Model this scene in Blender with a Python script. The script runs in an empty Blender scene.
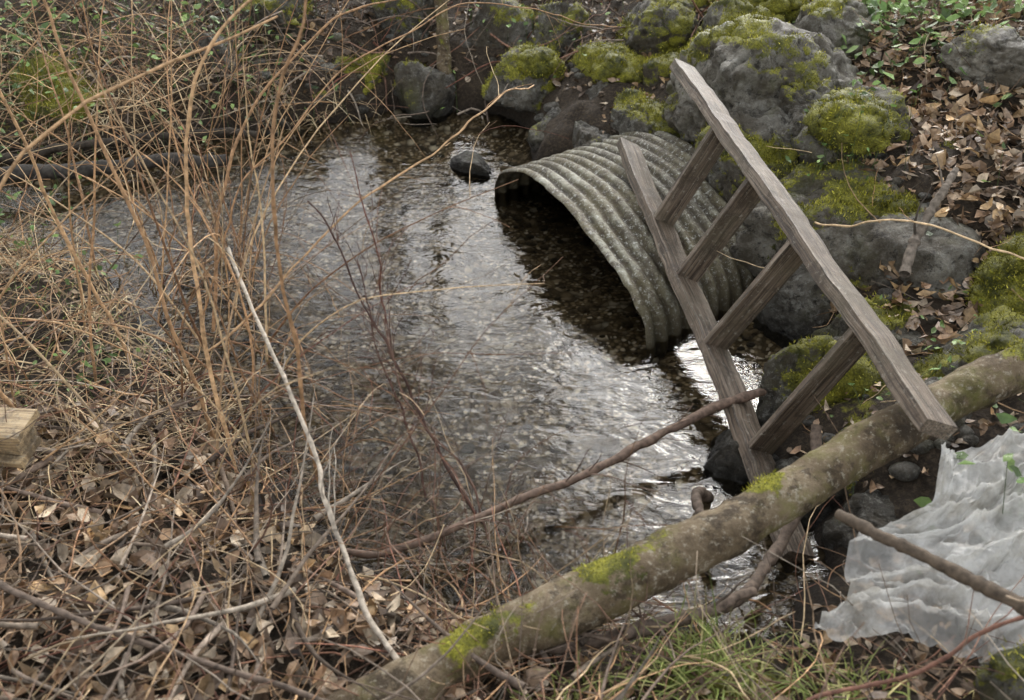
import bpy, math, random
import numpy as np
from mathutils import Vector
rng=np.random.default_rng(7); random.seed(7)
scene=bpy.context.scene
def A(*a): return np.array(a,dtype=float)
# ---------------- numpy noise ----------------
def _h(ix,iy,iz,seed):
    n=(ix.astype(np.int64)*374761393+iy.astype(np.int64)*668265263+iz.astype(np.int64)*2147483647+seed*1274126177)&0xffffffff
    n=((n^(n>>13))*1274126177)&0xffffffff
    n=((n^(n>>15))*2246822519)&0xffffffff
    return ((n^(n>>16))&0xffffff)/float(0xffffff)
def vn(p,s=1.0,seed=0):
    q=np.asarray(p)*s; i=np.floor(q); f=q-i; f=f*f*(3-2*f); i=i.astype(np.int64); r=0
    for dx in (0,1):
        for dy in (0,1):
            for dz in (0,1):
                w=(f[...,0] if dx else 1-f[...,0])*(f[...,1] if dy else 1-f[...,1])*(f[...,2] if dz else 1-f[...,2])
                r=r+w*_h(i[...,0]+dx,i[...,1]+dy,i[...,2]+dz,seed)
    return r*2-1
def fbm(p,s=1.0,seed=0,o=4):
    r=0;a=1;t=0
    for k in range(o):
        r=r+a*vn(p,s*2**k,seed+k*17); t+=a; a*=.5
    return r/t
def norm(v): return v/np.maximum(np.linalg.norm(v,axis=-1,keepdims=True),1e-9)
# ---------------- mesh builder ----------------
class MB:
    def __init__(s): s.v=[];s.f=[];s.c=[];s.m=[];s.n=0
    def add(s,v,f,col=(1,1,1),moss=0.0):
        v=np.asarray(v,float).reshape(-1,3); f=np.asarray(f,int)
        s.v.append(v); s.f.append(f+s.n)
        c=np.asarray(col,float)
        if c.ndim==1: c=np.tile(c,(len(v),1))
        s.c.append(c); m=np.asarray(moss,float)
        if m.ndim==0: m=np.full(len(v),float(m))
        s.m.append(m); s.n+=len(v)
    def make(s,name,mat,smooth=True,parent=None):
        me=bpy.data.meshes.new(name); V=np.concatenate(s.v); C=np.concatenate(s.c); M=np.concatenate(s.m)
        me.vertices.add(len(V)); me.vertices.foreach_set('co',V.ravel())
        idx=np.concatenate([f.ravel() for f in s.f]); cnt=np.concatenate([np.full(len(f),f.shape[1]) for f in s.f])
        me.loops.add(len(idx)); me.loops.foreach_set('vertex_index',idx.astype(np.int32))
        me.polygons.add(len(cnt)); st=np.concatenate([[0],np.cumsum(cnt)[:-1]])
        me.polygons.foreach_set('loop_start',st.astype(np.int32))
        me.polygons.foreach_set('use_smooth',np.full(len(cnt),smooth))
        me.update(calc_edges=True); me.validate()
        a=me.attributes.new('Col','FLOAT_COLOR','POINT')
        a.data.foreach_set('color',np.concatenate([C,np.ones((len(C),1))],1).ravel())
        b=me.attributes.new('moss','FLOAT','POINT'); b.data.foreach_set('value',M)
        me.materials.append(mat)
        o=bpy.data.objects.new(name,me); scene.collection.objects.link(o)
        if parent: o.parent=parent
        return o
def empty(name):
    o=bpy.data.objects.new(name,None); scene.collection.objects.link(o); o.empty_display_size=.1; return o
# ---------------- node helpers ----------------
class M:
    def __init__(s,name,rough=.8,spec=.3):
        s.m=bpy.data.materials.new(name); s.m.use_nodes=True; s.t=s.m.node_tree; s.N=s.t.nodes; s.L=s.t.links
        s.b=s.N['Principled BSDF']; s.b.inputs['Roughness'].default_value=rough; s.b.inputs['Specular IOR Level'].default_value=spec
        s.co=s.N.new('ShaderNodeTexCoord').outputs['Object']
    def sock(s,i,v):
        if hasattr(v,'is_output'): s.L.new(v,i)
        elif isinstance(v,(tuple,list)): i.default_value=(*v,1) if len(v)==3 and i.type=='RGBA' else v
        else: i.default_value=v
    def noise(s,sc,det=5,rough=.6,dist=0,vec=None,scale3=None):
        n=s.N.new('ShaderNodeTexNoise'); n.inputs['Scale'].default_value=sc; n.inputs['Detail'].default_value=det
        n.inputs['Roughness'].default_value=rough; n.inputs['Distortion'].default_value=dist
        v=vec or s.co
        if scale3:
            mp=s.N.new('ShaderNodeMapping'); mp.inputs['Scale'].default_value=scale3; s.L.new(v,mp.inputs[0]); v=mp.outputs[0]
        s.L.new(v,n.inputs['Vector']); return n.outputs[0]
    def vor(s,sc,feat='F1',out='Distance'):
        n=s.N.new('ShaderNodeTexVoronoi'); n.feature=feat; n.inputs['Scale'].default_value=sc; s.L.new(s.co,n.inputs['Vector']); return n.outputs[out]
    def ramp(s,f,stops):
        n=s.N.new('ShaderNodeValToRGB'); e=n.color_ramp.elements
        while len(e)<len(stops): e.new(.5)
        for k,(p,c) in enumerate(stops):
            e[k].position=p; e[k].color=(*c,1) if isinstance(c,tuple) else (c,c,c,1)
        s.L.new(f,n.inputs[0]); return n.outputs[0]
    def mix(s,f,a,b,mode='MIX'):
        n=s.N.new('ShaderNodeMix'); n.data_type='RGBA'; n.blend_type=mode
        s.sock(n.inputs[0],f); s.sock(n.inputs[6],a); s.sock(n.inputs[7],b); return n.outputs[2]
    def math(s,op,a,b=0.0,clamp=False):
        n=s.N.new('ShaderNodeMath'); n.operation=op; n.use_clamp=clamp; s.sock(n.inputs[0],a); s.sock(n.inputs[1],b); return n.outputs[0]
    def attr(s,name,out='Color'):
        n=s.N.new('ShaderNodeAttribute'); n.attribute_name=name; return n.outputs[out]
    def geo(s,out,sep=None):
        n=s.N.new('ShaderNodeNewGeometry')
        if sep is None: return n.outputs[out]
        q=s.N.new('ShaderNodeSeparateXYZ'); s.L.new(n.outputs[out],q.inputs[0]); return q.outputs[sep]
    def col(s,c): s.sock(s.b.inputs['Base Color'],c)
    def rough(s,c): s.sock(s.b.inputs['Roughness'],c)
    def bump(s,h,st=.5,d=.01,prev=None):
        n=s.N.new('ShaderNodeBump'); n.inputs['Strength'].default_value=st; n.inputs['Distance'].default_value=d
        s.L.new(h,n.inputs['Height'])
        if prev: s.L.new(prev,n.inputs['Normal'])
        s.L.new(n.outputs[0],s.b.inputs['Normal']); return n.outputs[0]
MOSS_D=(.035,.040,.008); MOSS_L=(.36,.345,.038)
def mosscol(m):
    a=m.ramp(m.noise(9,4),[(.36,(.075,.08,.014)),(.58,MOSS_L)])
    return m.mix(m.ramp(m.noise(120,2),[(.35,0.),(.6,1.)]),m.mix(.6,a,MOSS_D),a)
def vcmat(name,rough=.75,spec=.25,var=.5,sc=60,trans=0):
    m=M(name,rough,spec); c=m.attr('Col')
    c=m.mix(var,c,m.mix(1.0,c,m.ramp(m.noise(sc,4),[(.3,.3),(.7,1.6)]),'MULTIPLY'))
    m.col(c); m.bump(m.noise(sc*3,3),.4,.002)
    if trans:
        t=m.N.new('ShaderNodeBsdfTranslucent'); m.L.new(c,t.inputs[0]); x=m.N.new('ShaderNodeMixShader'); x.inputs[0].default_value=trans
        m.L.new(m.b.outputs[0],x.inputs[1]); m.L.new(t.outputs[0],x.inputs[2]); m.L.new(x.outputs[0],m.N['Material Output'].inputs[0])
    return m.m
TWIG=vcmat('twig_bark',.75,.25,.8,45); LEAF=vcmat('dead_leaf',.45,.45,.7,40,0); GREEN=vcmat('green_leaf',.45,.4,.3,40,.25); GRASS=vcmat('grass_blade',.6,.3,.3,20,0)
MOSSB=vcmat('moss_fibre',.8,.1,.4,30,.0)
def rockmat():
    m=M('mossy_stone',.6,.4)
    base=m.ramp(m.noise(5,9,.75),[(.3,(.045,.040,.032)),(.47,(.135,.125,.105)),(.68,(.31,.30,.265))])
    base=m.mix(1.,base,m.attr('Col'),'MULTIPLY')
    base=m.mix(m.ramp(m.noise(38,6,.8),[(.51,0.),(.60,.65)]),base,(.36,.355,.31))
    base=m.mix(m.ramp(m.noise(3.2,7,.75),[(.47,0.),(.58,.78)]),base,(.07,.054,.031))
    base=m.mix(m.ramp(m.noise(16,6,.8),[(.53,0.),(.61,.88)]),base,(.026,.021,.014))
    base=m.mix(m.ramp(m.noise(2.3,6,.7),[(.52,0.),(.66,.5)]),base,(.13,.13,.04))
    mz=m.math('ADD',m.attr('moss','Fac'),m.math('MULTIPLY',m.math('SUBTRACT',m.noise(45,5,.75),.5),2.0))
    mk=m.ramp(mz,[(.42,0.),(.62,1.)])
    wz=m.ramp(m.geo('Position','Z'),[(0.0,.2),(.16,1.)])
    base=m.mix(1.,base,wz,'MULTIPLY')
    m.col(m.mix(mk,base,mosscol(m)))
    m.rough(m.ramp(m.noise(7,4),[(.35,.3),(.65,.75)]))
    h=m.mix(.4,m.noise(12,9,.75),m.noise(70,6,.8)); m.bump(h,1.,.06)
    return m.m
ROCK=rockmat()
# ---------------- terrain ----------------
pool=A((-1.35,5.8),(-.71,6.1),(0,6.05),(.16,5.6),(.12,5.25),(.5,5.15),(.95,4.8),(1.15,4.3),(1.1,3.9),(1.27,3.5),(1.2,3.15),(.95,2.9),(.9,2.65),(1.05,2.45),(1.05,2.15),(.7,1.98),(.27,1.95),(-.19,2.03),(-.53,2.25),(-.9,2.6),(-1.1,2.96),(-1.5,3.4),(-1.95,4.0),(-2.4,4.35),(-3.1,4.5),(-4.2,4.7),(-4.2,5.4),(-3.1,5.3),(-2.4,5.4),(-1.9,5.6)).reshape(-1,2)
def sdist(x,y):
    d=np.full(x.shape,1e9); ins=np.zeros(x.shape,bool); n=len(pool)
    for i in range(n):
        a=pool[i];b=pool[(i+1)%n]; e=b-a; t=np.clip(((x-a[0])*e[0]+(y-a[1])*e[1])/(e@e),0,1)
        d=np.minimum(d,np.hypot(x-a[0]-t*e[0],y-a[1]-t*e[1]))
        c=((a[1]>y)!=(b[1]>y))&(x<(b[0]-a[0])*(y-a[1])/(b[1]-a[1]+1e-12)+a[0]); ins^=c
    return np.where(ins,-d,d)
CP=[(1.5,4.5,.5),(2.5,5,.85),(2.5,3.5,.62),(1.8,3,.33),(3.5,5,1.1),(1.0,5.8,.42),(1.5,6.5,.7),(3,7,1.15),(2.,4.2,.66),(0,6.8,.45),(-1,7,.5),(0,8,.95),(-2,6.5,.4),(-3,7,.6),(-3.5,5.8,.3),(-2.7,4.0,.13),(-2,3,.1),(-1.5,2.5,.17),(-2.5,2,.3),(-1,1.8,.22),(-.3,1.5,.18),(.5,1.6,.18),(1.2,1.8,.22),(-1,1,.45),(0,.8,.45),(1.2,1,.45),(0,-1,.8),(2.0,2.2,.33),(3,2,.6),(6,6,1.6),(-6,6,.8),(0,12,1.5),(-6,0,.8),(6,0,1.0),(0,-6,.9)]
def hraw(x,y):
    x=np.asarray(x,float); y=np.asarray(y,float)
    w=0;s=0
    for cx,cy,cz in CP:
        k=1/((x-cx)**2+(y-cy)**2+.04)**1.6; w=w+k; s=s+k*cz
    H=s/w; d=sdist(x,y); P=np.stack([x,y,0*x],-1)
    d2=d+.07*vn(P,4,3)+.03*vn(P,11,4)
    out=H*(1-np.exp(-np.maximum(d2,0)/.28))+ (.05*fbm(P,2.2,5)+.03*fbm(P,9,9,3))*np.clip(d2*5,0,1)
    shal=.75*np.exp(-(((x+1.25)/.5)**2+((y-3.5)/.8)**2))
    inn=(-.11*(1-np.exp(np.minimum(d2,0)/.2))+.010*vn(P,14,8)+.035*vn(P,1.8,2)*np.clip(-d2*3,0,1))*(1-shal)
    return np.where(d2>0,out,np.minimum(inn,-.001))
def axis(lo,hi,st,far):
    a=list(np.arange(lo,hi,st)); s=st; v=hi
    up=[]; 
    while v<far: up.append(v); s*=1.35; v+=s
    s=st; v=lo-st; dn=[]
    while v>-far: dn.append(v); s*=1.35; v-=s
    return np.array(dn[::-1]+a+up)
xs=axis(-4.6,4.6,.03,120); ys=axis(.3,9.0,.03,120)
X,Y=np.meshgrid(xs,ys); Z=hraw(X,Y)
def hgt(x,y):
    x=np.asarray(x,float);y=np.asarray(y,float)
    i=np.clip(np.searchsorted(xs,x)-1,0,len(xs)-2); j=np.clip(np.searchsorted(ys,y)-1,0,len(ys)-2)
    fx=(x-xs[i])/(xs[i+1]-xs[i]); fy=(y-ys[j])/(ys[j+1]-ys[j])
    return (Z[j,i]*(1-fx)+Z[j,i+1]*fx)*(1-fy)+(Z[j+1,i]*(1-fx)+Z[j+1,i+1]*fx)*fy
def gridf(nj,ni):
    j,i=np.meshgrid(np.arange(nj-1),np.arange(ni-1),indexing='ij'); a=(j*ni+i).ravel()
    return np.stack([a,a+1,a+ni+1,a+ni],1)
m=M('soil',.8,.3)
soil=m.ramp(m.noise(6,8,.7),[(.3,(.018,.013,.008)),(.55,(.043,.031,.020)),(.75,(.095,.072,.047))])
soil=m.mix(m.ramp(m.noise(60,6,.8),[(.47,0.),(.62,.6)]),soil,(.13,.095,.06))
mz=m.math('ADD',m.attr('moss','Fac'),m.math('SUBTRACT',m.noise(14,6,.7),.5))
soil=m.mix(m.ramp(mz,[(.42,0.),(.58,1.)]),soil,mosscol(m))
wet=m.ramp(m.geo('Position','Z'),[(0.,.4),(.12,1.)]); soil=m.mix(1.,soil,wet,'MULTIPLY')
def pebl(sc,a,b_,c_,d_):
    pc=m.vor(sc,'F1','Color'); bw=m.N.new('ShaderNodeRGBToBW'); m.L.new(pc,bw.inputs[0])
    q=m.ramp(bw.outputs[0],[(.2,a),(.5,b_),(.72,c_),(.85,d_)])
    return m.mix(m.ramp(m.vor(sc),[(.3,0.),(.75,.85)]),q,(.03,.022,.013))
p1=pebl(50,(.08,.06,.032),(.25,.19,.11),(.44,.36,.24),(.85,.78,.65))
p2=pebl(21,(.08,.06,.038),(.24,.19,.12),(.42,.35,.25),(.8,.75,.62))
peb=m.mix(m.ramp(m.noise(9,3),[(.50,0.),(.54,1.)]),p1,p2)
peb=m.mix(m.ramp(m.noise(3.5,7,.75),[(.50,0.),(.68,.6)]),peb,(.11,.085,.045))
zz=m.math('ADD',m.geo('Position','Z'),.02); sub=m.ramp(zz,[(0.,1.),(.02,0.)])
m.col(m.mix(sub,soil,peb)); m.bump(m.noise(40,8,.75),1.,.03)
SOIL=m.m
P=np.stack([X,Y,Z],-1).reshape(-1,3)
mo=np.zeros(len(P))
def spot(cx,cy,r,a):
    global mo; mo=np.maximum(mo,a*np.exp(-((P[:,0]-cx)**2+(P[:,1]-cy)**2)/r**2))
for q in [(.55,1.75,.28,.7),(1.3,2.8,.35,.5),(1.5,4.0,.35,.35),(1.2,5.4,.5,.5),(-2.8,5.8,.6,.5),(.2,6.6,.4,.45),(1.35,2.1,.3,.4),(.05,1.55,.3,.4),(2.2,3.1,.3,.3),(1.6,5.8,.5,.55),(.8,5.9,.4,.5),(-1.5,6.7,.3,.45)]: spot(*q)
b=MB(); b.add(P,gridf(len(ys),len(xs)),moss=mo); b.make('ground',SOIL)
# ---------------- water ----------------
m=M('creek_water'); N=m.N;L=m.L
n1=m.noise(3.4,3,.5,1.5,scale3=(1.0,1.9,1)); n2=m.noise(9,3,.5,1.8,scale3=(1.,2.0,1)); n3=m.noise(26,2,.5,1.0,scale3=(1.,1.6,1))
flow=m.ramp(m.noise(1.4,4,.65),[(.42,.10),(.62,1.)])
hh=m.math('ADD',m.math('MULTIPLY',n1,.75),m.math('MULTIPLY',m.math('ADD',m.math('MULTIPLY',n2,.6),m.math('MULTIPLY',n3,.17)),flow))
bp=N.new('ShaderNodeBump'); bp.inputs['Strength'].default_value=.25; bp.inputs['Distance'].default_value=.03; L.new(hh,bp.inputs['Height'])
gl=N.new('ShaderNodeBsdfGlossy'); gl.inputs['Roughness'].default_value=.015; L.new(bp.outputs[0],gl.inputs['Normal'])
tr=N.new('ShaderNodeBsdfTransparent'); tr.inputs[0].default_value=(.90,.86,.77,1)
fr=N.new('ShaderNodeFresnel'); fr.inputs['IOR'].default_value=1.33; L.new(bp.outputs[0],fr.inputs['Normal'])
mx=N.new('ShaderNodeMixShader'); L.new(fr.outputs[0],mx.inputs[0]); L.new(tr.outputs[0],mx.inputs[1]); L.new(gl.outputs[0],mx.inputs[2])
L.new(mx.outputs[0],N['Material Output'].inputs[0])
gx,gy=np.meshgrid(np.linspace(-4.5,1.6,50),np.linspace(1.6,6.5,40))
b=MB(); b.add(np.stack([gx,gy,0*gx],-1),gridf(40,50)); b.make('creek_water',m.m)
# ---------------- tubes ----------------
def tubes(P,R,sides=5,cap=True):
    P=np.asarray(P,float); n,k,_=P.shape; R=np.broadcast_to(R,(n,k))
    T=norm(np.gradient(P,axis=1)); ref=norm(P[:,-1]-P[:,0]+1e-6)
    alt=np.where(np.abs(ref[:,2:3])>.8,A(1,.13,0),A(.05,.1,1)); 
    U=norm(np.cross(T,alt[:,None,:]+0*T)); W=np.cross(T,U)
    an=np.linspace(0,2*np.pi,sides,endpoint=False)
    V=P[:,:,None,:]+R[:,:,None,None]*(np.cos(an)[:,None]*U[:,:,None,:]+np.sin(an)[:,None]*W[:,:,None,:])
    i=np.arange(n)[:,None,None]*k*sides; j=np.arange(k-1)[None,:,None]*sides; s=np.arange(sides)[None,None,:]; s2=(s+1)%sides
    F=np.stack([i+j+s,i+j+s2,i+j+sides+s2,i+j+sides+s],-1).reshape(-1,4)
    return V.reshape(-1,3),F
def curves(st,d,ln,k=9,grav=0.,wob=.15,curl=.1):
    n=len(st); d=norm(np.asarray(d,float)); cv=rng.normal(size=(n,3))*curl; p=np.array(st,float); out=[p.copy()]
    g=np.broadcast_to(np.asarray(grav,float),(n,))
    for _ in range(k-1):
        d=norm(d+cv/k*3+rng.normal(size=(n,3))*wob/math.sqrt(k)*1.5-np.stack([0*g,0*g,g/k],-1))
        p=p+d*(np.asarray(ln).reshape(-1,1)/(k-1)); out.append(p.copy())
    return np.stack(out,1)
def ccol(C,n,k,sides): return np.repeat(C,k*sides,axis=0)
def pal(n,cols,j=.25):
    c=np.array(cols)[rng.integers(0,len(cols),n)]; t=rng.random((n,1)); c2=np.array(cols)[rng.integers(0,len(cols),n)]
    return (c*t+c2*(1-t))*(1+rng.normal(size=(n,1))*j).clip(.35,1.9)
def addt(b,P,r0,r1,cols,sides=5,j=.25):
    n,k,_=P.shape; t=np.linspace(0,1,k)[None]; R=np.reshape(r0,(-1,1))*(1-t)+np.reshape(r1,(-1,1))*t
    if sides>=7:
        R=R*(1+.10*rng.normal(size=R.shape))
    v,f=tubes(P,R,sides); b.add(v,f,ccol(pal(n,cols,j),n,k,sides))
def spline(pts,k=24,wob=0.):
    pts=np.array(pts,float); n=len(pts)
    if n==2: q=pts[0]+(pts[1]-pts[0])*np.linspace(0,1,k)[:,None]
    else:
        e=np.vstack([2*pts[0]-pts[1],pts,2*pts[-1]-pts[-2]]); q=[]
        for u in np.linspace(0,n-1-1e-6,k):
            i=int(u); t=u-i; a,b_,c,d=e[i:i+4]
            q.append(.5*((2*b_)+(-a+c)*t+(2*a-5*b_+4*c-d)*t*t+(-a+3*b_-3*c+d)*t**3))
        q=np.array(q)
    if wob: 
        s=rng.random()*50; tt=np.linspace(0,1,k); L_=np.linalg.norm(pts[-1]-pts[0])
        for a in range(3): q[:,a]+=wob*vn(np.stack([tt*L_*4+s,tt*0+a*7,tt*0],-1),1,a)+wob*.2*vn(np.stack([tt*L_*16+s,tt*0+a*7,tt*0],-1),1,a)
    return q
TAN=[(.47,.30,.16),(.35,.21,.11),(.56,.42,.25),(.24,.135,.075)]
GREYT=[(.24,.19,.145),(.14,.105,.08),(.32,.27,.21),(.09,.065,.045)]
RED=[(.17,.075,.05),(.22,.12,.08),(.11,.06,.04)]
# ---------------- rocks ----------------
import bmesh
def ico(sub):
    bm=bmesh.new(); bmesh.ops.create_icosphere(bm,subdivisions=sub,radius=1); v=np.array([x.co[:] for x in bm.verts]); f=np.array([[q.index for q in x.verts] for x in bm.faces]); bm.free(); return v,f
IV,IF=ico(6); IV5,IF5=ico(5)
def fuzz(b,pos,nrm,n,ln=.014,w=.0022,weights=None):
    if len(pos)==0: return
    i=rng.choice(len(pos),n,p=weights); p=pos[i]+rng.normal(size=(n,3))*.006; d=norm(nrm[i]+rng.normal(size=(n,3))*.5+A(0,0,.25))
    s=norm(np.cross(d,rng.normal(size=(n,3))))*w; L_=(ln*(.5+rng.random((n,1))))
    V=np.stack([p-s,p+s,p+d*L_],1).reshape(-1,3); F=np.arange(3*n).reshape(-1,3)
    big=(.5+.75*np.clip(fbm(p,9,91,3)*1.8+.5,0,1))[:,None]
    C=np.repeat(pal(n,[(.37,.345,.045),(.25,.25,.035),(.48,.43,.085),(.12,.125,.025)],.25)*big,3,axis=0); b.add(V,F,C)
def rock(x,y,z,rx,ry,rz,moss=.3,seed=0,tone=1.,name='rock',rot=None,big=False,round_=False):
    r_=np.random.default_rng(seed+100); v0,f=(IV,IF) if big else (IV5,IF5)
    nn=norm(r_.normal(size=(9,3))*A(1,1,.9)); dd=.60+.38*r_.random(9)
    if round_: dd=dd*0+1.0
    vv=norm(v0+.22*np.stack([fbm(v0+seed,1.8,seed+q*5,3) for q in range(3)],-1)) if not round_ else v0
    dots=np.maximum(vv@nn.T,.02); rad=dd/dots; k=10. if round_ else 26.
    rr=(np.sum((rad.clip(0,4))**-k,axis=1))**(-1/k)
    rr=np.clip(rr,.5,1.15)
    v=v0*rr[:,None]; am=.6 if round_ else 1.
    rg=np.abs(fbm(v0+seed,2.2,seed+8,4))
    v=v*(1+.13*fbm(v0+seed,1.6,seed,3)+am*.09*fbm(v0+seed,5,seed+3,5)-am*.10*np.clip(.10-rg,0,.1)*8)[:,None]
    if round_: v=v*(1+.30*fbm(v0+seed,2.3,seed+5,3))[:,None]
    a=rot if rot is not None else r_.random()*6.28; c,s=math.cos(a),math.sin(a)
    v=v*A(rx,ry,rz)*1.1; v=v@np.array([[c,s,0],[-s,c,0],[0,0,1]])
    fn=np.cross(v[f[:,1]]-v[f[:,0]],v[f[:,2]]-v[f[:,0]]); vnm=np.zeros_like(v)
    for q in range(3): np.add.at(vnm,f[:,q],fn)
    vnm=norm(vnm); w=v+A(x,y,z)
    ms=(vnm[:,2]*.5+1.0*fbm(w,4.2,11,4)+moss-.39); ms=np.clip(ms*2.0,0,1); ms=np.where(w[:,2]<.05,0,ms)
    w=w+vnm*(ms*.020*(1+.8*vn(w,28,5)))[:,None]
    b=MB(); t=np.clip(tone*(1+.25*vn(w,3,6)),.3,2)[:,None]*np.array([[1,.97,.91]]); b.add(w,f,t,ms)
    o=b.make(name,ROCK)
    idx=np.where(ms>.55)[0]
    if len(idx)>30:
        fb=MB(); area=(rx+ry)*(rx+rz+ry)*len(idx)/len(v); fuzz(fb,w[idx],vnm[idx],int(min(12000,area*30000)),.014,.0026)
        fb.make('moss_fibres',MOSSB,False,o)
    return o
RK=[(.44,5.28,.05,.24,.16,.22,.05,.6),(.78,5.32,.12,.30,.24,.26,.35,.9),(.56,5.82,.22,.27,.2,.2,.7,.8),(.12,5.95,.2,.24,.2,.18,.55,.8),(.26,5.5,.06,.15,.12,.12,.1,.6),
(-.21,5.22,.0,.13,.09,.06,-.3,.5),(1.28,4.98,.42,.46,.34,.36,.15,1.45),(1.5,4.55,.42,.36,.28,.32,.2,1.2),(1.17,4.40,.18,.28,.3,.36,.1,.9),
(1.64,3.80,.16,.56,.42,.46,.04,1.35),(1.26,3.68,.0,.2,.22,.2,.1,.8),(2.02,3.3,.32,.26,.22,.24,.5,1.0),(.98,5.1,.3,.16,.14,.16,.5,.9),(2.3,4.75,.76,.26,.17,.14,-.2,1.7),
(1.35,5.75,.5,.32,.24,.22,.5,1.0),(1.75,5.5,.6,.3,.24,.2,.1,1.1),(1.15,2.95,.04,.30,.2,.24,.2,.8),(1.32,2.65,.06,.30,.2,.24,.1,.8),(.83,2.75,-.03,.13,.12,.13,.0,.5),(1.0,2.5,-.02,.15,.13,.15,.0,.5),
(1.72,2.95,.16,.28,.22,.22,.15,1.0),(1.5,3.25,.05,.26,.2,.22,.2,.9),(-1.5,6.6,.42,.26,.2,.2,.7,.8),(-.57,6.12,.1,.17,.15,.2,.0,.8),(-.95,6.25,.12,.2,.15,.16,.2,.6),(-2.65,5.85,.16,.34,.25,.2,.6,.6),
(.35,6.35,.3,.26,.2,.24,.4,.7),(-.1,6.5,.28,.22,.2,.25,.2,.6),(.9,6.1,.4,.28,.22,.22,.5,.8),(-.7,6.75,.4,.3,.2,.3,.2,.6),(-1.9,6.2,.25,.25,.2,.2,.3,.6),(1.1,6.6,.6,.3,.25,.25,.5,.8),(1.42,1.55,.28,.2,.16,.16,.3,.8),
(2.5,2.7,.45,.25,.2,.2,.3,1.),(.2,6.05,.02,.14,.12,.12,.1,.6),(1.05,4.05,.0,.16,.14,.16,.1,.7),(1.35,4.1,.3,.22,.16,.18,.15,1.),(2.05,4.1,.5,.16,.14,.1,.1,1.2),(1.18,2.32,.02,.14,.12,.14,.0,.5),
(.85,5.7,.3,.2,.16,.16,.4,.8),(.58,5.55,.15,.2,.15,.17,.1,.7),(-1.25,6.1,.06,.14,.12,.1,.0,.5),(1.55,5.15,.5,.22,.18,.18,.2,1.2),(1.05,5.45,.4,.2,.16,.16,.3,1.0),(.35,5.65,.1,.16,.12,.14,.2,.6)]
for k,(x,y,z,rx,ry,rz,mo_,tn) in enumerate(RK):
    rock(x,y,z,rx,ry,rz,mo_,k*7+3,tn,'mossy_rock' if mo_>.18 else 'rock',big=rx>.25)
for k,(x,y,z,r) in enumerate([(1.52,4.25,.66,.145),(1.2,5.35,.62,.11),(1.38,4.92,.76,.09),(1.55,5.9,.70,.15),(2.06,3.25,.5,.13),(.62,5.75,.38,.13),(1.0,5.0,.42,.09),(.15,5.9,.36,.10)]):
    rock(x,y,z,r,r*.85,r*.62,1.2,k*13+500,.5,'moss_cushion',round_=True)
b=MB()
v3,f3=ico(2)
for k in range(240):
    if k<110: x=rng.uniform(.9,1.8); y=rng.uniform(2.4,5.5)
    else: x=rng.uniform(-1.6,1.2); y=rng.uniform(5.6,6.6)
    if sdist(np.array([x]),np.array([y]))[0]<-.06: continue
    s=rng.uniform(.015,.055); q=v3*(1+.25*vn(v3+k,1.5,k))[:,None]*A(1,.8,.6)*s
    b.add(q+A(x,y,float(hgt(x,y))),f3,np.full(3,rng.uniform(.4,1.0)),0.)
for k in range(1300):
    x=rng.uniform(-1.6,1.1); y=rng.uniform(2.0,5.8)
    if sdist(np.array([x]),np.array([y]))[0]>-.05: continue
    s=rng.uniform(.007,.03); q=v3*(1+.25*vn(v3+k,1.5,k))[:,None]*A(1,.8,.55)*s
    b.add(q+A(x,y,float(hgt(x,y))+s*.1),f3,np.array([1,.82,.58])*rng.uniform(2.0,6.5),0.)
b.make('loose_stones',ROCK)
# ---------------- culvert ----------------
m=M('galvanised_steel',.55,.4)
c=m.ramp(m.noise(6,8,.75),[(.3,(.075,.066,.04)),(.48,(.18,.17,.125)),(.66,(.34,.34,.285))])
c=m.mix(1.,c,m.ramp(m.attr('moss','Fac'),[(.2,(.17,.13,.075)),(.55,(.72,.68,.56)),(.9,(1.3,1.3,1.28))]),'MULTIPLY')  # 'moss' channel holds the rib wave here: troughs darker brown, ridges lighter
c=m.mix(m.ramp(m.noise(3.5,8,.8),[(.45,0.),(.54,.8)]),c,(.12,.098,.046))
c=m.mix(m.ramp(m.noise(20,7,.85),[(.51,0.),(.58,.88)]),c,(.055,.036,.02))
c=m.mix(m.ramp(m.noise(2.2,7,.8),[(.50,0.),(.57,.75)]),c,(.045,.034,.018))
c=m.mix(m.ramp(m.noise(50,6,.85),[(.55,0.),(.61,.8)]),c,(.56,.56,.5))
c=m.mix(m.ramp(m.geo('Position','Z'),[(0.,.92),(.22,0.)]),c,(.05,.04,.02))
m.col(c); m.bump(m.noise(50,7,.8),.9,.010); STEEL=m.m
na,nl=120,360; th=np.linspace(math.radians(-14),math.radians(194),na); Ls=np.linspace(0,.92,nl)
TH,LL=np.meshgrid(th,Ls); span=A(-.32,.705,0); d=A(.80,.60,0); mid=A(.24,4.17,0)
sv=norm(span); half=.785
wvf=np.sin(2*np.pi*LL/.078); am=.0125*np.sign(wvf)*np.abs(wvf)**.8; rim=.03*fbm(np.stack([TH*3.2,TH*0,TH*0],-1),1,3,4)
pr3=np.stack([TH*2,LL*3,0*LL],-1); wv=.010*vn(pr3,.7,8)+.002*vn(pr3,4,9)
hx=np.cos(TH)*(half+am+wv); sn=np.sin(TH); hz=np.sign(sn)*np.abs(sn)**.92*(.325+am+wv)
den=.03*np.exp(-((TH-1.0)**2/.08+(LL-.15)**2/.02))
Pq=mid+(-sv)*hx[...,None]+d*(LL+rim*(1-LL)**3)[...,None]; Pq[...,2]=hz-den-.01
b=MB(); b.add(Pq,gridf(nl,na),moss=.5+.5*wvf.ravel()); pipe=b.make('corrugated_culvert_pipe',STEEL)  # rib wave stored in the moss channel, no moss on the pipe
so=pipe.modifiers.new('s','SOLIDIFY'); so.thickness=.006
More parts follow.
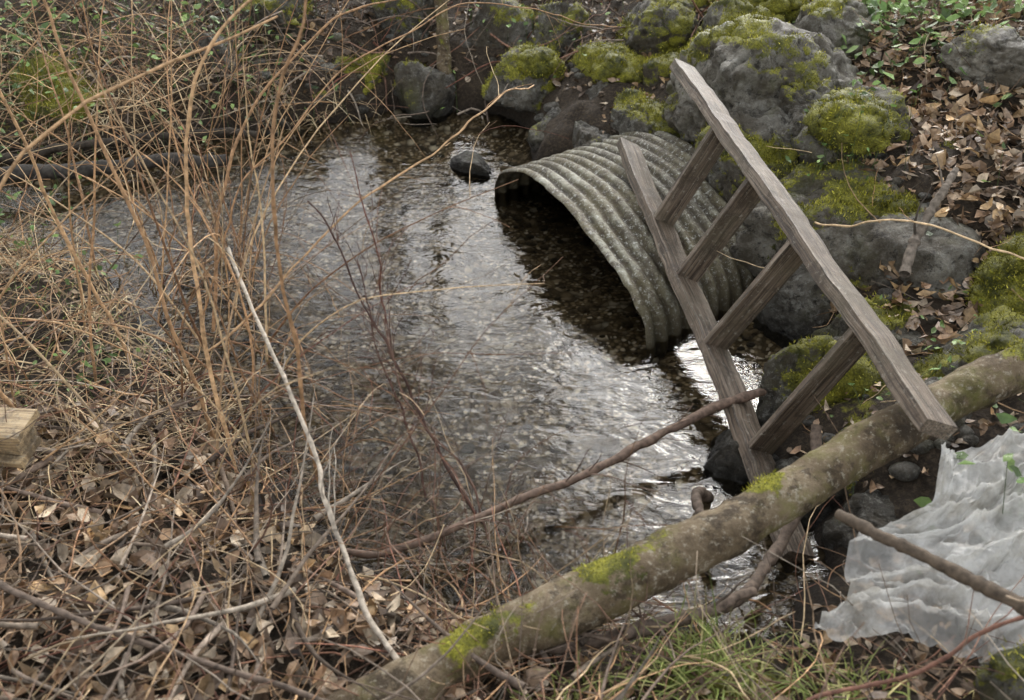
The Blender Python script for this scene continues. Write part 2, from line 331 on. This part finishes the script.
# ---------------- ladder ----------------
def woodmat(name,cols,sc=1.,dark=.25):
    m=M(name,.5,.45)
    g=m.noise(8*sc,6,.7,.6,vec=m.attr('UVW','Vector'),scale3=(.25,5,5)); f=m.noise(30*sc,5,.7,.3,vec=m.attr('UVW','Vector'),scale3=(.12,5,5))
    c=m.ramp(g,[(.3,cols[0]),(.5,cols[1]),(.72,cols[2])]); c=m.mix(m.ramp(f,[(.40,.9),(.53,0.)]),c,tuple(x*dark for x in cols[0]))
    c=m.mix(m.ramp(m.noise(4,7,.75),[(.48,0.),(.62,.7)]),c,(.085,.068,.042))
    c=m.mix(m.ramp(m.noise(9,7,.8),[(.51,0.),(.61,.65)]),c,(.04,.028,.018))
    c=m.mix(m.ramp(m.noise(50,5,.8),[(.58,0.),(.66,.6)]),c,(.36,.34,.28))
    m.col(c); m.bump(m.mix(.5,g,f),.9,.010); return m.m
LWOOD=woodmat('weathered_wood',[(.07,.048,.033),(.165,.122,.085),(.33,.27,.205)])
BWOOD=woodmat('pale_wood',[(.33,.23,.12),(.50,.37,.21),(.58,.46,.29)],1.,.6)
def board(name,p0,p1,u,wu,wv,mat,parent,seed=0,ends=.0):
    p0=A(*p0);p1=A(*p1); ax=norm(p1-p0); u=norm(A(*u)-ax*(A(*u)@ax)); v=np.cross(ax,u); Ln=np.linalg.norm(p1-p0)
    n=60; t=np.linspace(0,1,n); b=MB(); pr=[(-1,-.88),(-.9,-1),(.9,-1),(1,-.88),(1,.88),(.9,1),(-.9,1),(-1,.88)]
    R=[];U=[]
    for k in range(n):
        wob=.004*vn(A(t[k]*Ln*3+seed,0,0)[None],1,seed)[0]
        for (a,c) in pr:
            jt=.0035*vn(A(t[k]*Ln*16+seed,a*3,c*3)[None],1,seed+2)[0]
            R.append(p0+(p1-p0)*t[k]+u*(a*wu/2+wob+jt)+v*(c*wv/2+wob+jt)); U.append((t[k]*Ln+seed*1.7,a*wu/2+seed,c*wv/2))
    i=np.arange(n-1)[:,None]*8; s=np.arange(8)[None]; F=np.stack([i+s,i+(s+1)%8,i+8+(s+1)%8,i+8+s],-1).reshape(-1,4)
    b.add(R,F); b.f.append(np.array([list(range(8))[::-1]])); b.f.append(np.array([[(n-1)*8+q for q in range(8)]]))
    o=b.make(name,mat,False,parent); at=o.data.attributes.new('UVW','FLOAT_VECTOR','POINT'); at.data.foreach_set('vector',np.array(U,float).ravel()); return o
Lt=A(.57,4.62,.40); Lb=A(.92,2.24,.02); Rt=A(.80,4.59,.80); Rb=A(1.215,2.20,.585)
lad=empty('wooden_ladder'); r=norm(Lb-Lt); p=norm((Rt+Rb)-(Lt+Lb)); nn=np.cross(r,p)
board('rail_lower',Lt,Lb,nn,.115,.048,LWOOD,lad,1); board('rail_upper',Rt,Rb,nn,.12,.052,LWOOD,lad,2)
for k,(fl,fr_) in enumerate([(.27,.245),(.43,.42),(.60,.60),(.82,.81)]):
    a=Lt+(Lb-Lt)*fl; c=Rt+(Rb-Rt)*fr_; e=norm(c-a)*.02
    board('rung_%d'%(k+1),a+e,c-e,nn,.105,.026,LWOOD,lad,5+k)
# ---------------- log ----------------
m=M('bark',.7,.3)
c=m.ramp(m.noise(5,8,.75),[(.3,(.055,.038,.022)),(.48,(.165,.12,.07)),(.68,(.33,.26,.165))])
c=m.mix(m.ramp(m.noise(11,6,.75),[(.49,0.),(.59,.85)]),c,(.05,.034,.019))
c=m.mix(m.ramp(m.noise(6,5,.7),[(.5,0.),(.66,.6)]),c,(.17,.165,.035))
c=m.mix(m.ramp(m.noise(40,5,.8),[(.56,0.),(.62,.7)]),c,(.42,.38,.29))
mz=m.math('ADD',m.attr('moss','Fac'),m.math('MULTIPLY',m.math('SUBTRACT',m.noise(22,6,.75),.5),2.0))
c=m.mix(m.ramp(mz,[(.45,0.),(.65,1.)]),c,mosscol(m)); m.col(c); m.bump(m.mix(.5,m.noise(14,9,.75),m.noise(60,5,.75)),1.,.035); BARK=m.m
def logm(name,pts,r0,r1,mossf,seed,nk=260,sd=48):
    q=spline(pts,nk,.018); v,f=tubes(q[None],np.linspace(r0,r1,nk)[None],sd); c=np.repeat(q,sd,axis=0); n=norm(v-c)
    kn=sum(.012*np.exp(-((v[:,0]-a)**2)/.0012)*np.clip(n@norm(A(*dr)),0,1)**3 for a,dr in [(.1,(-.3,-.5,1)),(.62,(0,-1,.6)),(1.0,(-.4,.3,1))])
    v=v+n*(.016*fbm(v,4,seed,4)+.006*vn(v,26,seed)+kn)[:,None]*(r0/.07)
    b=MB(); mo_=np.clip((mossf(v)+n[:,2]*.3+.9*fbm(v,7,seed+9,4)-.5)*1.8,0,1); v=v+n*(mo_*.006)[:,None]
    b.add(v,f,moss=mo_); b.f.append(np.array([list(range(sd))[::-1]])); b.f.append(np.array([[(nk-1)*sd+k for k in range(sd)]]))
    o=b.make(name,BARK); idx=np.where(mo_>.6)[0]
    if len(idx)>50:
        fb=MB(); fuzz(fb,v[idx],n[idx],min(6000,len(idx)*3),.009); fb.make('moss_fibres',MOSSB,False,o)
    return o
ms=[(-.14,1.69),(.0,1.77),(.22,1.88),(.36,1.95),(.50,2.02),(.76,2.16),(1.6,2.6)]
def mf(v): return sum(.47*np.exp(-((v[:,0]-a)**2+(v[:,1]-c_)**2)/.008) for a,c_ in ms)
logm('fallen_log',[(-.55,1.46,.13),(-.32,1.59,.2),(.5,2.0,.33),(1.2,2.37,.455),(1.8,2.69,.56)],.076,.066,mf,3)
logm('mossy_tree_stem',[(-.42,6.15,.1),(-.45,6.3,.6),(-.56,6.45,1.3),(-.5,6.6,2.2)],.045,.03,lambda v:.5+0*v[:,0],8,120,16)
# ---------------- branches ----------------
def branch(name,pts,r0,r1,cols,wob=.02,side=6,sd=None,k=60):
    e=empty(name); b=MB(); q=spline(pts,k,wob); addt(b,q[None],r0,r1,cols,10); 
    if side:
        i=rng.integers(int(k*.25),k-4,side); d=norm(q[i+2]-q[i])+rng.normal(size=(side,3))*.55+A(0,0,.2)
        addt(b,curves(q[i],d,rng.uniform(.1,.35,side),9,.3,.3),r0*.3,.001,cols,5)
    b.make('wood',TWIG,True,e); return e
BR=[(.14,.095,.07),(.19,.135,.10)]
branch('fallen_branch',[(-.55,2.16,.12),(-.38,2.2,.10),(-.1,2.35,.10),(.16,2.5,.10),(.486,2.7,.13),(.755,2.84,.16),(1.12,3.02,.2)],.010,.019,BR,.02,12)
branch('fallen_branch',[(-.24,1.55,.2),(-.45,1.95,.31),(-.62,2.3,.45),(-.98,3.02,.72)],.009,.006,[(.34,.29,.23),(.39,.34,.27)],.020,5)
branch('fallen_branch',[(.86,1.87,.58),(1.0,1.7,.60),(1.2,1.5,.62),(1.5,1.25,.62)],.015,.021,[(.17,.125,.085),(.20,.155,.11)],.02,3)
branch('fallen_branch',[(1.55,3.35,.42),(1.62,3.5,.5),(1.72,3.62,.62),(1.78,3.7,.68)],.022,.014,[(.17,.14,.11)],.02,2)
branch('fallen_branch',[(1.05,2.62,.24),(1.0,2.4,.2),(.8,2.15,.12),(.6,1.95,.12),(.3,1.8,.2)],.018,.02,GREYT[1:2],.03,5)
branch('fallen_branch',[(-3.4,4.75,.2),(-2.7,4.85,.12),(-2.1,5.1,.08),(-1.6,5.25,.04)],.05,.035,[(.045,.04,.034)],.02,3)
branch('fallen_branch',[(-3.3,5.25,.1),(-2.6,5.2,.1),(-2.0,5.45,.12),(-1.5,5.5,.06)],.03,.02,[(.07,.055,.04)],.03,5)
branch('fallen_branch',[(-1.7,2.0,.38),(-1.2,1.75,.36),(-.8,1.62,.3),(-.2,1.45,.25)],.009,.007,GREYT[1:2],.015,5)
branch('fallen_branch',[(.55,1.35,.42),(.9,1.5,.42),(1.3,1.62,.5)],.006,.005,RED,.02,4)
branch('fallen_branch',[(.66,2.55,.02),(.63,2.45,.08),(.64,2.2,.06)],.02,.016,GREYT[1:2],.02,2)
branch('fallen_branch',[(-.2,1.75,.16),(.1,1.8,.17),(.5,1.9,.16),(.7,2.0,.12)],.02,.014,GREYT[1:2],.03,4)
branch('dead_twig',[(-.12,2.4,.02),(-.35,2.75,.25),(-.52,3.0,.45),(-.75,3.3,.75)],.006,.003,[(.10,.055,.04)],.03,14)
branch('dead_twig',[(-.3,2.5,.02),(-.32,2.6,.25),(-.45,2.7,.5),(-.5,2.8,.8)],.0045,.002,[(.10,.055,.04)],.03,12)
branch('dead_twig',[(-.05,2.3,.02),(-.15,2.5,.2),(-.35,2.6,.42),(-.4,2.75,.6)],.004,.002,[(.12,.07,.05)],.03,12)
branch('dead_twig',[(-.45,3.1,.35),(-.5,3.15,.6),(-.55,3.2,1.0)],.004,.002,RED,.03,8)
branch('arching_stem',[(-1.1,3.0,.3),(-.6,3.3,.7),(-.1,3.7,.95),(.1,4.2,.85)],.005,.003,TAN,.02,4)
branch('arching_stem',[(-1.2,3.2,.3),(-.9,3.3,.9),(-.3,3.9,1.25),(.5,4.6,1.0)],.004,.002,TAN,.02,4)
branch('arching_stem',[(1.2,3.55,.55),(1.5,3.1,.75),(1.9,2.9,.65)],.004,.003,TAN,.02,2)
# ---------------- stalks ----------------
b=MB()
n=66; bx=rng.uniform(-2.3,-.7,n); by=rng.uniform(2.2,4.6,n); bx=np.minimum(bx,-.62-(by-2.3)*.38)
st=np.stack([bx,by,hgt(bx,by)-.02],-1); d=np.stack([rng.normal(.10,.24,n),rng.normal(0,.22,n),np.ones(n)],-1); ln=rng.uniform(.7,2.1,n)
Pc=curves(st,d,ln,16,rng.uniform(0,.7,n),.10,.22); addt(b,Pc,rng.uniform(.002,.0062,n),.0012,TAN,6,.15)
for k in range(n):
    c=rng.integers(1,5); i=rng.integers(4,15,c); addt(b,curves(Pc[k,i],rng.normal(size=(c,3))+A(0,0,.6),rng.uniform(.1,.5,c),8,.6,.2),.0018,.0008,TAN)
n=38; by=rng.uniform(2.2,4.2,n); bx=-.60-(by-2.3)*.48-rng.uniform(0,.32,n); st=np.stack([bx,by,hgt(bx,by)],-1)
d=np.stack([rng.uniform(.3,1.1,n),rng.normal(.1,.35,n),np.ones(n)],-1); Pk=curves(st,d,rng.uniform(.6,1.6,n),16,rng.uniform(.6,1.8,n),.14,.25); addt(b,Pk,rng.uniform(.0018,.0036,n),.0009,TAN+RED+GREYT[3:],5)
for k in range(n):
    c=rng.integers(1,5); i=rng.integers(5,15,c); addt(b,curves(Pk[k,i],rng.normal(size=(c,3))+A(.2,0,.4),rng.uniform(.1,.35,c),8,.6,.2),.0015,.0006,TAN+RED)
for pts in [[(-.66,2.48,.1),(-.67,2.5,.7),(-.64,2.5,1.3),(-.5,2.6,1.8)],[(-1.05,2.75,.1),(-1.15,2.8,.7),(-1.3,2.9,1.4),(-1.5,3.0,1.9)],[(-.95,2.55,.1),(-1.0,2.7,.8),(-.9,2.8,1.4),(-.6,3.0,1.7)],[(-1.5,3.2,.1),(-1.65,3.3,.6),(-1.75,3.3,1.2),(-1.6,3.3,1.7)],[(-1.7,2.3,.2),(-1.6,2.3,.8),(-1.3,2.5,1.3),(-.7,3.0,1.5)],
            [(-1.6,2.6,.2),(-1.75,2.6,.7),(-1.7,2.6,1.2)],[(-1.2,3.4,.1),(-1.1,3.6,.8),(-.8,4.0,1.15),(-.4,4.3,1.2)]]:
    addt(b,spline(pts,30,.02)[None],.0075,.0035,TAN[:2],7,.1)
b.make('bramble_stalks',TWIG)
b=MB(); n=330; bx=rng.uniform(-3.9,-1.0,n); by=rng.uniform(2.9,6.6,n); ok=sdist(bx,by)>-.22; bx,by=bx[ok],by[ok]; n=len(bx)
st=np.stack([bx,by,hgt(bx,by)],-1); d=np.stack([rng.normal(.25,.7,n),rng.normal(0,.6,n),rng.uniform(.2,1.2,n)],-1)
addt(b,curves(st,d,rng.uniform(.4,1.6,n),14,rng.uniform(.6,2.4,n),.18,.3),rng.uniform(.0013,.0045,n),.001,TAN+GREYT[:2],5)
b.make('bramble_tangle',TWIG)
b=MB(); n=380; bx=rng.uniform(-2.4,1.4,n); by=rng.uniform(5.9,7.4,n); st=np.stack([bx,by,hgt(bx,by)+.05],-1)
d=np.stack([rng.normal(0,1,n),rng.normal(-.4,.6,n),rng.normal(0,.5,n)],-1); addt(b,curves(st,d,rng.uniform(.2,.9,n),10,rng.uniform(0,1.6,n),.3,.3),rng.uniform(.0015,.009,n),.001,GREYT+RED,5)
b.make('exposed_roots',TWIG)
b=MB(); n=90; bx=rng.uniform(-.95,.35,n); by=2.17-.25*bx+rng.normal(0,.14,n); by=np.where(bx<-.5,by+.2,by); st=np.stack([bx,by,np.maximum(hgt(bx,by),-.03)],-1)
d=np.stack([rng.normal(.1,.6,n),rng.normal(.2,.6,n),rng.uniform(.2,1.2,n)],-1); Pk=curves(st,d,rng.uniform(.15,.65,n),10,.4,.28,.3); addt(b,Pk,rng.uniform(.0012,.0035,n),.0008,RED+GREYT+TAN,5)
for k in range(n):
    c=rng.integers(1,4); i=rng.integers(3,9,c); addt(b,curves(Pk[k,i],rng.normal(size=(c,3))+A(0,0,.4),rng.uniform(.06,.25,c),6,.3,.25),.0012,.0006,RED+GREYT)
b.make('dead_twigs',TWIG)
def litter(name,n,xr,yr,lr,rr,cols,zoff=(.0,.10),up=.25,cond=None,wob=.25,grav=.5):
    b=MB(); bx=rng.uniform(*xr,n); by=rng.uniform(*yr,n); s=sdist(bx,by); ok=s>-.0
    if cond is not None: ok&=cond(bx,by)
    bx,by=bx[ok],by[ok]; n=len(bx); a=rng.uniform(0,6.283,n)
    st=np.stack([bx,by,hgt(bx,by)+rng.uniform(*zoff,n)],-1); d=np.stack([np.cos(a),np.sin(a),rng.normal(up*.4,up,n)],-1)
    P_=curves(st,d,rng.uniform(*lr,n),9,rng.uniform(0,grav,n),wob,.2)
    g=np.maximum(hgt(P_[...,0],P_[...,1]),-.01)+.004; P_[...,2]=np.maximum(P_[...,2],g)
    addt(b,P_,rng.uniform(*rr,n),.001,cols,5,.35); b.make(name,TWIG)
litter('dry_twigs',1700,(-2.6,.3),(.9,3.0),(.15,.7),(.001,.0042),TAN+GREYT+RED)
litter('dry_twigs',150,(-2.4,.2),(.9,2.8),(.25,.8),(.005,.013),GREYT,(.03,.12),.12,None,.12,.2)
litter('dry_twigs',600,(-.3,2.2),(.9,2.1),(.15,.6),(.001,.0035),TAN+GREYT+RED)
litter('dry_twigs',1200,(-4,-1.2),(2.8,6.4),(.2,.9),(.001,.004),TAN+TAN+GREYT)
litter('dry_twigs',480,(.9,4),(2.6,7.5),(.1,.6),(.001,.004),GREYT+TAN,(0,.05),.12)
# ---------------- leaves ----------------
def leaves(b,pos,size,cols,tilt=.5,curl=.35,j=.3,nrm=None):
    n=len(pos)
    T=A((-.5,0,0),(-.2,.26,0),(.15,.27,0),(.5,0,0),(.15,-.27,0),(-.2,-.26,0),(-.2,0,-.04),(.15,0,-.04)).reshape(-1,3)
    F=[[0,6,1],[1,6,7],[1,7,2],[2,7,3],[0,5,6],[5,4,6],[6,4,7],[4,3,7]]
    w=rng.uniform(.6,1.15,(n,1)); x=T[:,0][None]+0*w; y=T[:,1][None]*w; cu=rng.normal(0,curl,(n,1)); cx=rng.normal(0,curl*1.2,(n,1))
    y=y+rng.normal(0,.05,(n,8)); x=x+rng.normal(0,.03,(n,8))
    z=T[:,2][None]+np.abs(y)*2*cu*.6+x*x*cx*1.6+x*y*rng.normal(0,.8,(n,1))+rng.normal(0,.025,(n,8))
    V=np.stack([x,y,z],-1)*size.reshape(-1,1,1)
    up=norm(np.stack([rng.normal(0,tilt,n),rng.normal(0,tilt,n),np.ones(n)],-1)); a=rng.normal(size=(n,3)); ex=norm(np.cross(up,a)); ey=np.cross(up,ex)
    V=V[...,0:1]*ex[:,None]+V[...,1:2]*ey[:,None]+V[...,2:3]*up[:,None]+pos[:,None]
    F=(np.array(F)[None]+np.arange(n)[:,None,None]*8).reshape(-1,3); b.add(V.reshape(-1,3),F,np.repeat(pal(n,cols,j),8,axis=0))
BRN=[(.22,.14,.083),(.31,.215,.135),(.11,.072,.046),(.44,.35,.245),(.24,.145,.08),(.14,.098,.066),(.38,.25,.12)]
def scat(n,xr,yr,off=(.0,.035),mind=.06,cond=None):
    x=rng.uniform(*xr,n); y=rng.uniform(*yr,n); ok=sdist(x,y)>mind
    if cond is not None: ok&=cond(x,y)
    x,y=x[ok],y[ok]; return np.stack([x,y,hgt(x,y)+rng.uniform(*off,len(x))],-1)
b=MB(); p_=scat(17000,(1.2,4.6),(3.0,7.5),(.0,.05),cond=lambda x,y:(x>1.7+.35*vn(np.stack([x,y,0*x],-1),2,4))|(rng.random(len(x))<.35)); leaves(b,p_,rng.uniform(.03,.10,len(p_)),BRN,.6,.5)
p_=scat(6500,(-2.8,.1),(.9,2.9),(.0,.07)); leaves(b,p_,rng.uniform(.02,.095,len(p_)),BRN+[(.42,.34,.24)],.6,.45)
p_=scat(1600,(.0,2.4),(.9,2.3)); leaves(b,p_,rng.uniform(.03,.06,len(p_)),BRN,.6)
p_=scat(4800,(-4,1.3),(5.6,8.0)); leaves(b,p_,rng.uniform(.03,.07,len(p_)),[tuple(.65*q for q in c) for c in BRN],.6)
p_=scat(2200,(-4,-1.3),(2.5,6)); leaves(b,p_,rng.uniform(.03,.06,len(p_)),BRN,.6)
p_=scat(1800,(.5,2.),(2.4,6.2)); leaves(b,p_,rng.uniform(.03,.06,len(p_)),BRN,.5)
b.make('leaf_litter',LEAF,False)
GR=[(.11,.19,.05),(.18,.28,.08),(.27,.38,.13),(.08,.13,.04)]
def greens(name,cx,cy,rad,n,hz=.15,size=(.02,.05),cols=GR,stems=True,base_z=None):
    e=MB(); x=rng.normal(cx,rad,n); y=rng.normal(cy,rad,n); z=np.maximum(hgt(x,y),0)+rng.uniform(.03,hz,n); p=np.stack([x,y,z],-1)
    leaves(e,p,rng.uniform(*size,n),cols,.6,.2)
    q=p[::2]; base=q+rng.normal(size=q.shape)*A(.04,.04,0); base[:,2]=hgt(base[:,0],base[:,1]); addt(e,np.stack([base,(base+q)/2+A(0,0,.01),q],1),.0015,.001,[(.08,.12,.04)],4)
    e.make(name,GREEN,False)
greens('ground_ivy',-3.0,5.8,.4,520,.4,(.03,.065)); greens('ground_ivy',-2.6,4.1,.3,160,.35,(.03,.06)); greens('ground_ivy',1.9,5.6,.3,320,.14,(.04,.08)); greens('ground_ivy',1.45,4.15,.12,70,.45)
greens('ground_ivy',2.2,5.2,.3,240,.16,(.04,.08)); greens('ground_ivy',-1.9,6.2,.35,260,.3,(.03,.065)); greens('ground_ivy',-1.65,3.1,.12,40,.15); greens('ground_ivy',.1,6.6,.4,110,.3); greens('ground_ivy',2.6,4.7,.3,130,.14,(.03,.07))
greens('bramble_leaves',1.5,2.05,.12,80,.5,(.03,.07)); greens('ground_ivy',1.5,2.9,.2,80,.12); greens('ground_ivy',2.5,3.5,.25,130,.2,(.03,.06)); greens('ground_ivy',-2.0,3.7,.2,50,.25,(.02,.045))
def blades(name,base,ln,w,lean,cols,mat,k=6):
    n=len(base); a=rng.uniform(0,6.283,n); out=np.stack([np.cos(a),np.sin(a),0*a],-1); d=out*np.reshape(lean,(-1,1))+A(0,0,1)
    C=curves(base,d,ln,k,rng.uniform(.8,3.2,n),.12,.15); sd=norm(np.cross(out,A(0,0,1)))
    t=np.linspace(0,1,k); wd=(w*(1-t**1.5)+.0003)[None,:,None]*sd[:,None]
    V=np.stack([C-wd,C+wd],2).reshape(-1,3); i=np.arange(n)[:,None]*k*2+np.arange(k-1)[None]*2; F=np.stack([i,i+1,i+3,i+2],-1).reshape(-1,4)
    b=MB(); b.add(V,F,np.repeat(pal(n,cols,.25),k*2,axis=0)); b.make(name,mat)
def gb(cx,cy,s,n):
    x=rng.normal(cx,s,n); y=rng.normal(cy,s*.8,n); return np.stack([x,y,hgt(x,y)-.005],-1)
GG=[(.20,.25,.06),(.30,.32,.10),(.44,.38,.17),(.13,.17,.04)]
blades('grass_tuft',gb(.52,1.72,.09,340),rng.uniform(.08,.26,340),.003,rng.uniform(.1,1.3,340),GG,GRASS)
blades('grass_tuft',gb(.15,1.55,.07,140),rng.uniform(.06,.18,140),.003,rng.uniform(.1,1.3,140),GG,GRASS)
blades('grass_tuft',gb(.85,1.62,.08,150),rng.uniform(.06,.2,150),.003,rng.uniform(.1,1.3,150),GG,GRASS)
blades('grass_tuft',gb(1.45,4.6,.3,200),rng.uniform(.05,.14,200),.002,rng.uniform(.1,1.3,200),GG,GRASS)
blades('grass_tuft',gb(-1.9,3.4,.3,160),rng.uniform(.05,.16,160),.002,rng.uniform(.1,1.3,160),GG,GRASS)
n=10500; x=rng.uniform(-4,-.8,n); y=rng.uniform(2.4,6,n); cl=vn(np.stack([x,y,0*x],-1),3.5,77)>-.15; ok=(sdist(x,y)>-.06)&cl; bs=np.stack([x[ok],y[ok],hgt(x[ok],y[ok])],-1); n=len(bs)
blades('dry_grass',bs,rng.uniform(.1,.4,n),.002,rng.uniform(.2,1.8,n),[(.58,.44,.25),(.44,.31,.17),(.64,.54,.35),(.26,.18,.10)],GRASS)
# ---------------- plastic sheet ----------------
m=M('polythene',.32,.45); m.col(m.mix(m.ramp(m.noise(7,7,.75),[(.50,0.),(.66,.65)]),(.80,.79,.75),(.34,.30,.22)))
m.bump(m.noise(9,5,.65,1.5),.9,.03)
t=m.N.new('ShaderNodeBsdfTranslucent'); t.inputs[0].default_value=(.74,.73,.69,1); x1=m.N.new('ShaderNodeMixShader'); x1.inputs[0].default_value=.3
m.L.new(m.b.outputs[0],x1.inputs[1]); m.L.new(t.outputs[0],x1.inputs[2]); tp=m.N.new('ShaderNodeBsdfTransparent'); x2=m.N.new('ShaderNodeMixShader')
m.L.new(m.ramp(m.noise(4,6,.65),[(.38,.65),(.58,.12)]),x2.inputs[0]); m.L.new(x1.outputs[0],x2.inputs[1]); m.L.new(tp.outputs[0],x2.inputs[2]); m.L.new(x2.outputs[0],m.N['Material Output'].inputs[0])
ns,nt=320,220; S,T=np.meshgrid(np.linspace(0,1,ns),np.linspace(0,1,nt))
a,bb,c,dd=A(.76,1.70,.24),A(1.27,2.22,.39),A(2.2,2.56,.50),A(1.8,1.62,.40)
S_,T_=S[...,None],T[...,None]
Q=(a*(1-S_)+dd*S_)*(1-T_)+(bb*(1-S_)+c*S_)*T_
def sn2(kx,ky,sd,o=3): return fbm(np.stack([S*kx,T*ky,0*S+sd],-1),1,sd,o)
wx=sn2(2,2,51,2)*.6
def fold(ang,fr,sd,am=1.2):
    u=(S*math.cos(ang)+T*math.sin(ang))*fr+wx*am+sn2(2,2,sd,2)*am; return 1-np.abs(np.sin(u*np.pi))
Q[...,0]+=.08*sn2(4,4,9); Q[...,1]+=.08*sn2(4,4,19)
mk1=np.clip(sn2(2,2,71,2)*3+.5,0,1); mk2=1-mk1
cr=1-np.abs(sn2(7,5,121,4))*2.2; cr2=1-np.abs(sn2(16,12,131,3))*2.2
Q[...,2]+=.05*sn2(2.2,2,21,2)+.06*fold(.25,4,61)**1.5*mk1+.045*fold(1.9,6,62)**1.5*mk2+.022*fold(.9,10,63)**2+.010*fold(2.6,18,64)**2*mk1+.028*cr.clip(0,1)**2+.010*cr2.clip(0,1)**2
Q[...,2]=np.maximum(Q[...,2],hgt(Q[...,0],Q[...,1])+.012+.012*fold(1.8,8,66))
b=MB(); b.add(Q,gridf(nt,ns)); b.make('plastic_sheet',m.m)
# ---------------- wood offcut ----------------
e=empty('wooden_block'); cx=A(-1.60,2.42,.36)
board('plank_top',cx+A(-.14,.03,.04),cx+A(.09,-.0,.05),(0,1,.1),.13,.028,BWOOD,e,31)
board('plank_bottom',cx+A(-.14,.02,-.045),cx+A(.08,-.01,-.035),(0,1,.1),.12,.026,BWOOD,e,32)
board('spacer',cx+A(-.06,.02,-.0),cx+A(.07,.0,.005),(0,1,.1),.10,.056,BWOOD,e,33)
# ---------------- bare trees beyond ----------------
def tree(x,y,h,s):
    b=MB(); z=float(hraw(np.array([x]),np.array([y]))[0])
    tr_=curves(A(x,y,z-.1)[None],A(rng.normal(0,.08),rng.normal(0,.08),1)[None],[h],20,0,.12,.08); addt(b,tr_,.03*h*s*.5,.02,GREYT,10,.1)
    P0=tr_; 
    for lv,(c,l,r0) in enumerate([(16,.45,.045),(7,.45,.022),(4,.5,.012)]):
        n0,k,_=P0.shape; ii=np.repeat(np.arange(n0),c); kk=rng.integers(int(k*.3),k,len(ii)); st=P0[ii,kk]; pd=norm(P0[ii,np.minimum(kk+1,k-1)]-P0[ii,kk-1])
        ln=rng.uniform(.4,1,len(ii))*h*l*(.5**lv); P1=curves(st,pd*.6+rng.normal(size=(len(ii),3))*.6+A(0,0,.3),ln,8,-.2,.3,.2)
        addt(b,P1,r0,r0*.3,GREYT,4 if lv else 6); P0=P1
    b.make('bare_tree',TWIG)
for q in [(-3.2,10.5,8,1),(.2,12.5,10,1.2),(5.2,10,8,1),(-7,9.5,9,1.2),(7,9,8,1),(-5,15,11,1.2),(8,15,11,1.3),(-1.2,8.5,8,.9)]: tree(*q)
# ---------------- light ----------------
w=bpy.data.worlds.new('World'); scene.world=w; w.use_nodes=True; nt_=w.node_tree; bg=nt_.nodes['Background']
el,az=math.radians(35),math.radians(16)
sk=nt_.nodes.new('ShaderNodeTexSky'); sk.sky_type='NISHITA'; sk.sun_disc=False; sk.sun_elevation=el; sk.sun_rotation=az; sk.dust_density=3; sk.air_density=1.2
hs=nt_.nodes.new('ShaderNodeHueSaturation'); hs.inputs['Saturation'].default_value=.18; hs.inputs['Value'].default_value=2.9
nt_.links.new(sk.outputs[0],hs.inputs['Color']); nt_.links.new(hs.outputs[0],bg.inputs[0]); bg.inputs[1].default_value=.15
sd=bpy.data.lights.new('sun','SUN'); sd.energy=.5; sd.angle=math.radians(10); sd.color=(1,.97,.91); so=bpy.data.objects.new('sun',sd); scene.collection.objects.link(so)
Sdir=Vector((math.sin(az)*math.cos(el),math.cos(az)*math.cos(el),math.sin(el))); so.rotation_euler=(-Sdir).to_track_quat('-Z','Y').to_euler()
cd=bpy.data.cameras.new('camera'); cam=bpy.data.objects.new('camera',cd); scene.collection.objects.link(cam); scene.camera=cam
cam.location=(0,0,2.4); cam.rotation_euler=(math.radians(55),0,0); cd.lens=35.156; cd.sensor_width=36; cd.clip_end=500; cd.clip_start=.05
cd.dof.use_dof=True; cd.dof.focus_distance=4.1; cd.dof.aperture_fstop=2.8
scene.view_settings.view_transform='Standard'; scene.view_settings.look='None'; scene.view_settings.exposure=0
